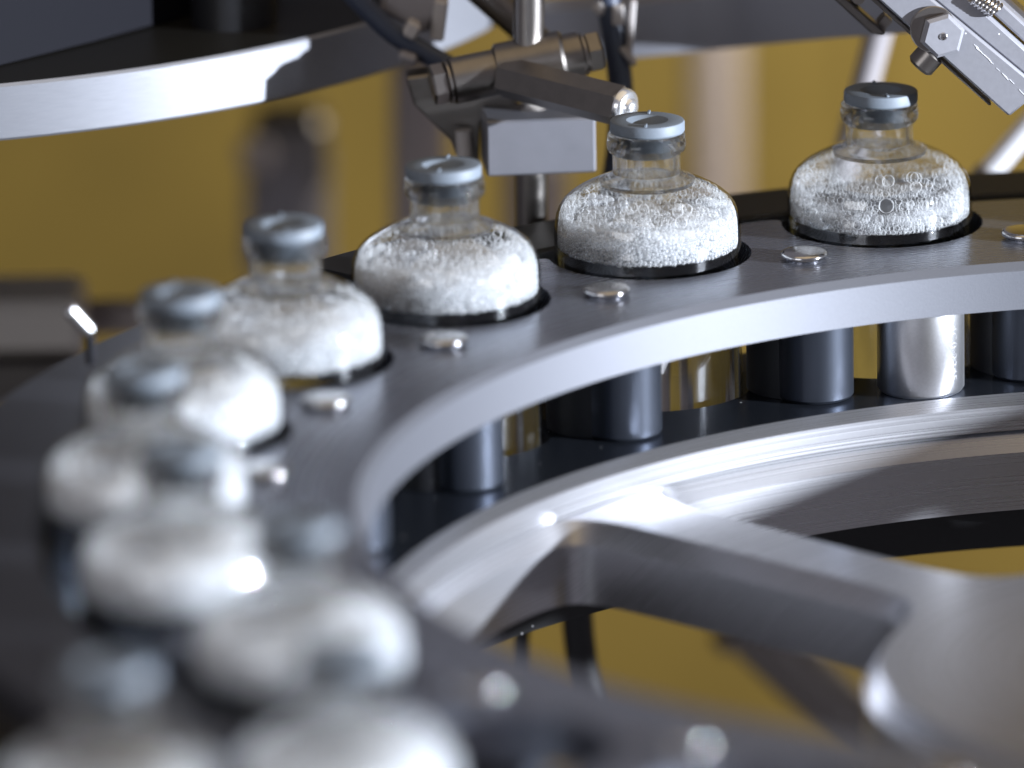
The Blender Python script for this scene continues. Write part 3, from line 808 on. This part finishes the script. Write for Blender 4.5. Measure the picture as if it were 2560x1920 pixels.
# ------------------------------------------------------------------ bright arm at the upper right
YA = 178.0
ba = at(2500, 280, YA); arm = empty('gripper_arm', ba)
tag(arm, 'scratched bright metal arm with a large hex bolt at the upper right corner', 'arm')
def A_(u, v, dy=0.0): return at(u, v, YA + dy) - ba
poly_plate('bar', [A_(u, v) for u, v in ((2150, -42), (2282, -42), (2575, 200), (2600, 228), (2523, 292), (2508, 279))], 26, 'bright_arm', arm, bev=0.5)
# upper ledge: a face turned up, lit brightly
poly_plate('upper_ledge', [A_(u, v, 1.6) for u, v in ((2283, -42), (2382, -42), (2640, 190), (2640, 255), (2577, 201))], 12, 'bright_arm', arm, bev=0.7)
poly_plate('cover_strip', [A_(u, v, 3.5) for u, v in ((2398, -42), (2450, -42), (2660, 150), (2660, 196))], 8, 'bright_arm', arm, bev=0.5)
poly_plate('rear_strip', [A_(u, v, 10) for u, v in ((2448, -42), (2480, -42), (2680, 140), (2660, 150))], 8, 'dark_steel', arm, bev=0.4)
poly_plate('under_plate', [A_(u, v, 2.4) for u, v in ((2130, -42), (2150, -42), (2480, 262), (2474, 266))], 7, 'dark_steel', arm, bev=0.3)
bc = A_(2352, 84, -0.2)
yv = Vector((0.10, -1, 0.06)).normalized()
from_bm('washer', rod_bm(bc + Vector((-1.9, 0.2, 1.2)), bc + Vector((-1.9, 0.2, 1.2)) + yv * 1.0, 5.5, 40, bev=0.2), 'satin', arm)
hx_ = from_bm('hex_bolt', rod_bm(bc + yv * 0.4, bc + yv * 4.0, 5.4, 6, bev=0.9, spin=0.35), 'bright_arm', arm, sharp=20)
dm = lathe_bm([(1.0, 0), (0.75, 0.35), (0.3, 0.5), (0, 0.5)], 24)
bmesh.ops.transform(dm, matrix=Matrix.Translation(bc + yv * 3.98) @ axis_rot(yv).to_4x4(), verts=dm.verts)
from_bm('centre_dimple', dm, 'polish', hx_)
hx_.children[0].parent = hx_
sd = Vector((-0.66, 0, -0.75))
sc = A_(2333, 128, 4.0)
from_bm('socket_screw', rod_bm(sc, sc + sd * 5.2, 3.4, 32, bev=0.7), 'dark_steel', arm)
sp = A_(2462, 8, 1.5)
hel = [sp + Vector((0.35 * k * 0.30 + 2.0 * math.cos(k * 0.8) * .74, 2.0 * math.sin(k * 0.8), -0.25 * k * 0.30 + 2.0 * math.cos(k * 0.8) * .66)) for k in range(-24, 25)]
from_bm('spring', tube_bm(hel, 0.45, 8), 'polish', arm)
# raised scuff marks along the bar
rng = random.Random(5)
for j in range(15):
    t = rng.random(); u = 2442 + 115 * t + rng.uniform(-2, 2); v = 118 + 118 * t + rng.uniform(-2.5, 2.5)
    p = A_(u, v, -0.05); l_ = rng.uniform(0.3, 1.9)
    bmx = box_bm(p, (l_, 0.12, rng.uniform(0.05, 0.16)), rot=Matrix.Rotation(R_(45 + rng.uniform(-4, 4)), 3, 'Y'))
    from_bm('scratch', bmx, 'scuff', arm)
ln = empty('lever_bar', at(2190, 60, 200)); b4_ = at(2190, 60, 200)
tag(ln, 'thin dark flat bar beside the bright arm, joined by a short link', 'bar')
poly_plate('bar', [at(u, v, 200) - b4_ for u, v in ((2040, -42), (2072, -42), (2216, 84), (2206, 90), (2178, 84))], 5, 'dark_steel', ln, bev=0.4)
poly_plate('link', [at(u, v, 203) - b4_ for u, v in ((2190, 60), (2214, 36), (2232, 54), (2212, 78))], 5, 'satin', ln, bev=0.3)
from_bm('screw', rod_bm(at(2146, -5, 198) - b4_, at(2146, -5, 206) - b4_, 1.6, 20), 'dark_steel', ln)

# ------------------------------------------------------------------ blurred things behind
def post(name, label, cat, u0, u1, v0, v1, y, mat, tilt=0, extra=None):
    a = at((u0 + u1) / 2, v0, y); b = at((u0 + u1) / 2 + tilt, v1, y)
    r = (u1 - u0) / 2 / F_PX * (y - CAM.y)
    e = empty(name, b); tag(e, label, cat)
    prof_m = rod_bm(a - b, Vector((0, 0, 0)), r, 40, bev=r * 0.1)
    from_bm('shaft', prof_m, mat, e)
    if extra: extra(e, a - b, Vector((0, 0, 0)), r)
    return e
def foot(e, a, b, r): from_bm('foot', rod_bm(b, b - (a - b).normalized() * -6, r * 1.25, 40, bev=1), 'dark_steel', e)
post('support_post', 'blurred grey post left of the sensor block', 'post', 975, 1120, 150, 800, 520, 'pink_grey', extra=foot)
post('pale_post', 'blurred pale post below the sensor block', 'post', 1255, 1420, 400, 800, 560, 'pink_grey', extra=foot)
post('pale_post', 'blurred pale pinkish post between the two right bottles', 'post', 1730, 1850, 60, 800, 950, 'pink_grey', extra=foot)
post('tilted_rod', 'blurred slanting rod behind the stopper of the shaded bottle', 'rod', 2165, 2235, 70, 640, 330, 'grey_paint', tilt=-150, extra=foot)
post('white_rod', 'bright blurred slanting rod at the right edge', 'rod', 2590, 2650, 260, 470, 300, 'white_rod', tilt=-180, extra=foot)
mo = empty('drive_motor', at(720, 700, 640)); b5 = at(720, 700, 640)
tag(mo, 'dark blurred motor shape behind the blurred bottle', 'motor')
from_bm('housing', rod_bm(at(720, 700, 640) - b5, at(720, 345, 640) - b5, 12.5, 40, bev=4), 'grey_paint', mo)
from_bm('top_box', box_bm(at(725, 365, 640) - b5, (22, 24, 22), bev=3), 'dark_steel', mo)
from_bm('knob', rod_bm(at(640, 350, 625) - b5, at(640, 420, 625) - b5, 5, 32, bev=1.5), 'pink_grey', mo)
lb = empty('side_bracket', at(100, 900, 330)); b6 = at(100, 900, 330)
tag(lb, 'blurred grey bracket with a bright glint at the left edge', 'bracket')
from_bm('block', box_bm(at(60, 800, 360) - b6, (32, 30, 17), bev=2.5), 'bracket_grey', lb)
from_bm('arm', box_bm(at(290, 792, 372) - b6, (26, 8, 8), bev=1.5), 'pink_grey', lb)
from_bm('lower_part', box_bm(at(85, 925, 350) - b6, (24, 26, 14), bev=2), 'dark_steel', lb)
gs = at(172, 772, 60); ge = at(222, 826, 62.3)
from_bm('shiny_pin', rod_bm(gs - b6, ge - b6, 1.6, 32, bev=0.3), 'tip', lb)
from_bm('pin_post', rod_bm(at(224, 834, 66) - b6, at(228, 905, 70) - b6, 1.2, 24), 'plate_dark', lb)
# dark curved machine legs under the wheel, drawn as bent tubes
for u0, u1, t, lbl in ((1400, 1480, 60, 'dark curved leg below the wheel, left of the yellow gap'), (1290, 1330, -30, 'thin dark leg below the wheel next to the thicker curved leg')):
    e = empty('bent_leg', at((u0 + u1) / 2 + t, 1900, 240)); b7 = at((u0 + u1) / 2 + t, 1900, 240)
    tag(e, lbl, 'pipe')
    from_bm('tube', tube_bm([at((u0 + u1) / 2 + dx, v, 240) - b7 for dx, v in ((0, 1460), (8 if t > 0 else -6, 1600), (t * .6, 1760), (t * 1.6, 1900))], (u1 - u0) / 2 / 10.3), 'black', e)
    from_bm('foot', rod_bm(at((u0 + u1) / 2 + t * 1.6, 1890, 240) - b7, at((u0 + u1) / 2 + t * 1.6, 1940, 240) - b7, (u1 - u0) / 2 / 10.3 * 1.5, 24, bev=0.5), 'black', e)
bb = empty('cross_beam', at(2000, 1700, 420)); b8 = at(2000, 1700, 420)
tag(bb, 'dark blurred slanting beam seen through the wheel window', 'beam')
from_bm('beam', rod_bm(at(1870, 1560, 420) - b8, at(2300, 1960, 420) - b8, 8.5, 24, bev=1), 'dark_steel', bb)
from_bm('beam_end', rod_bm(at(1850, 1540, 420) - b8, at(1880, 1580, 420) - b8, 10.5, 24, bev=1), 'dark_steel', bb)
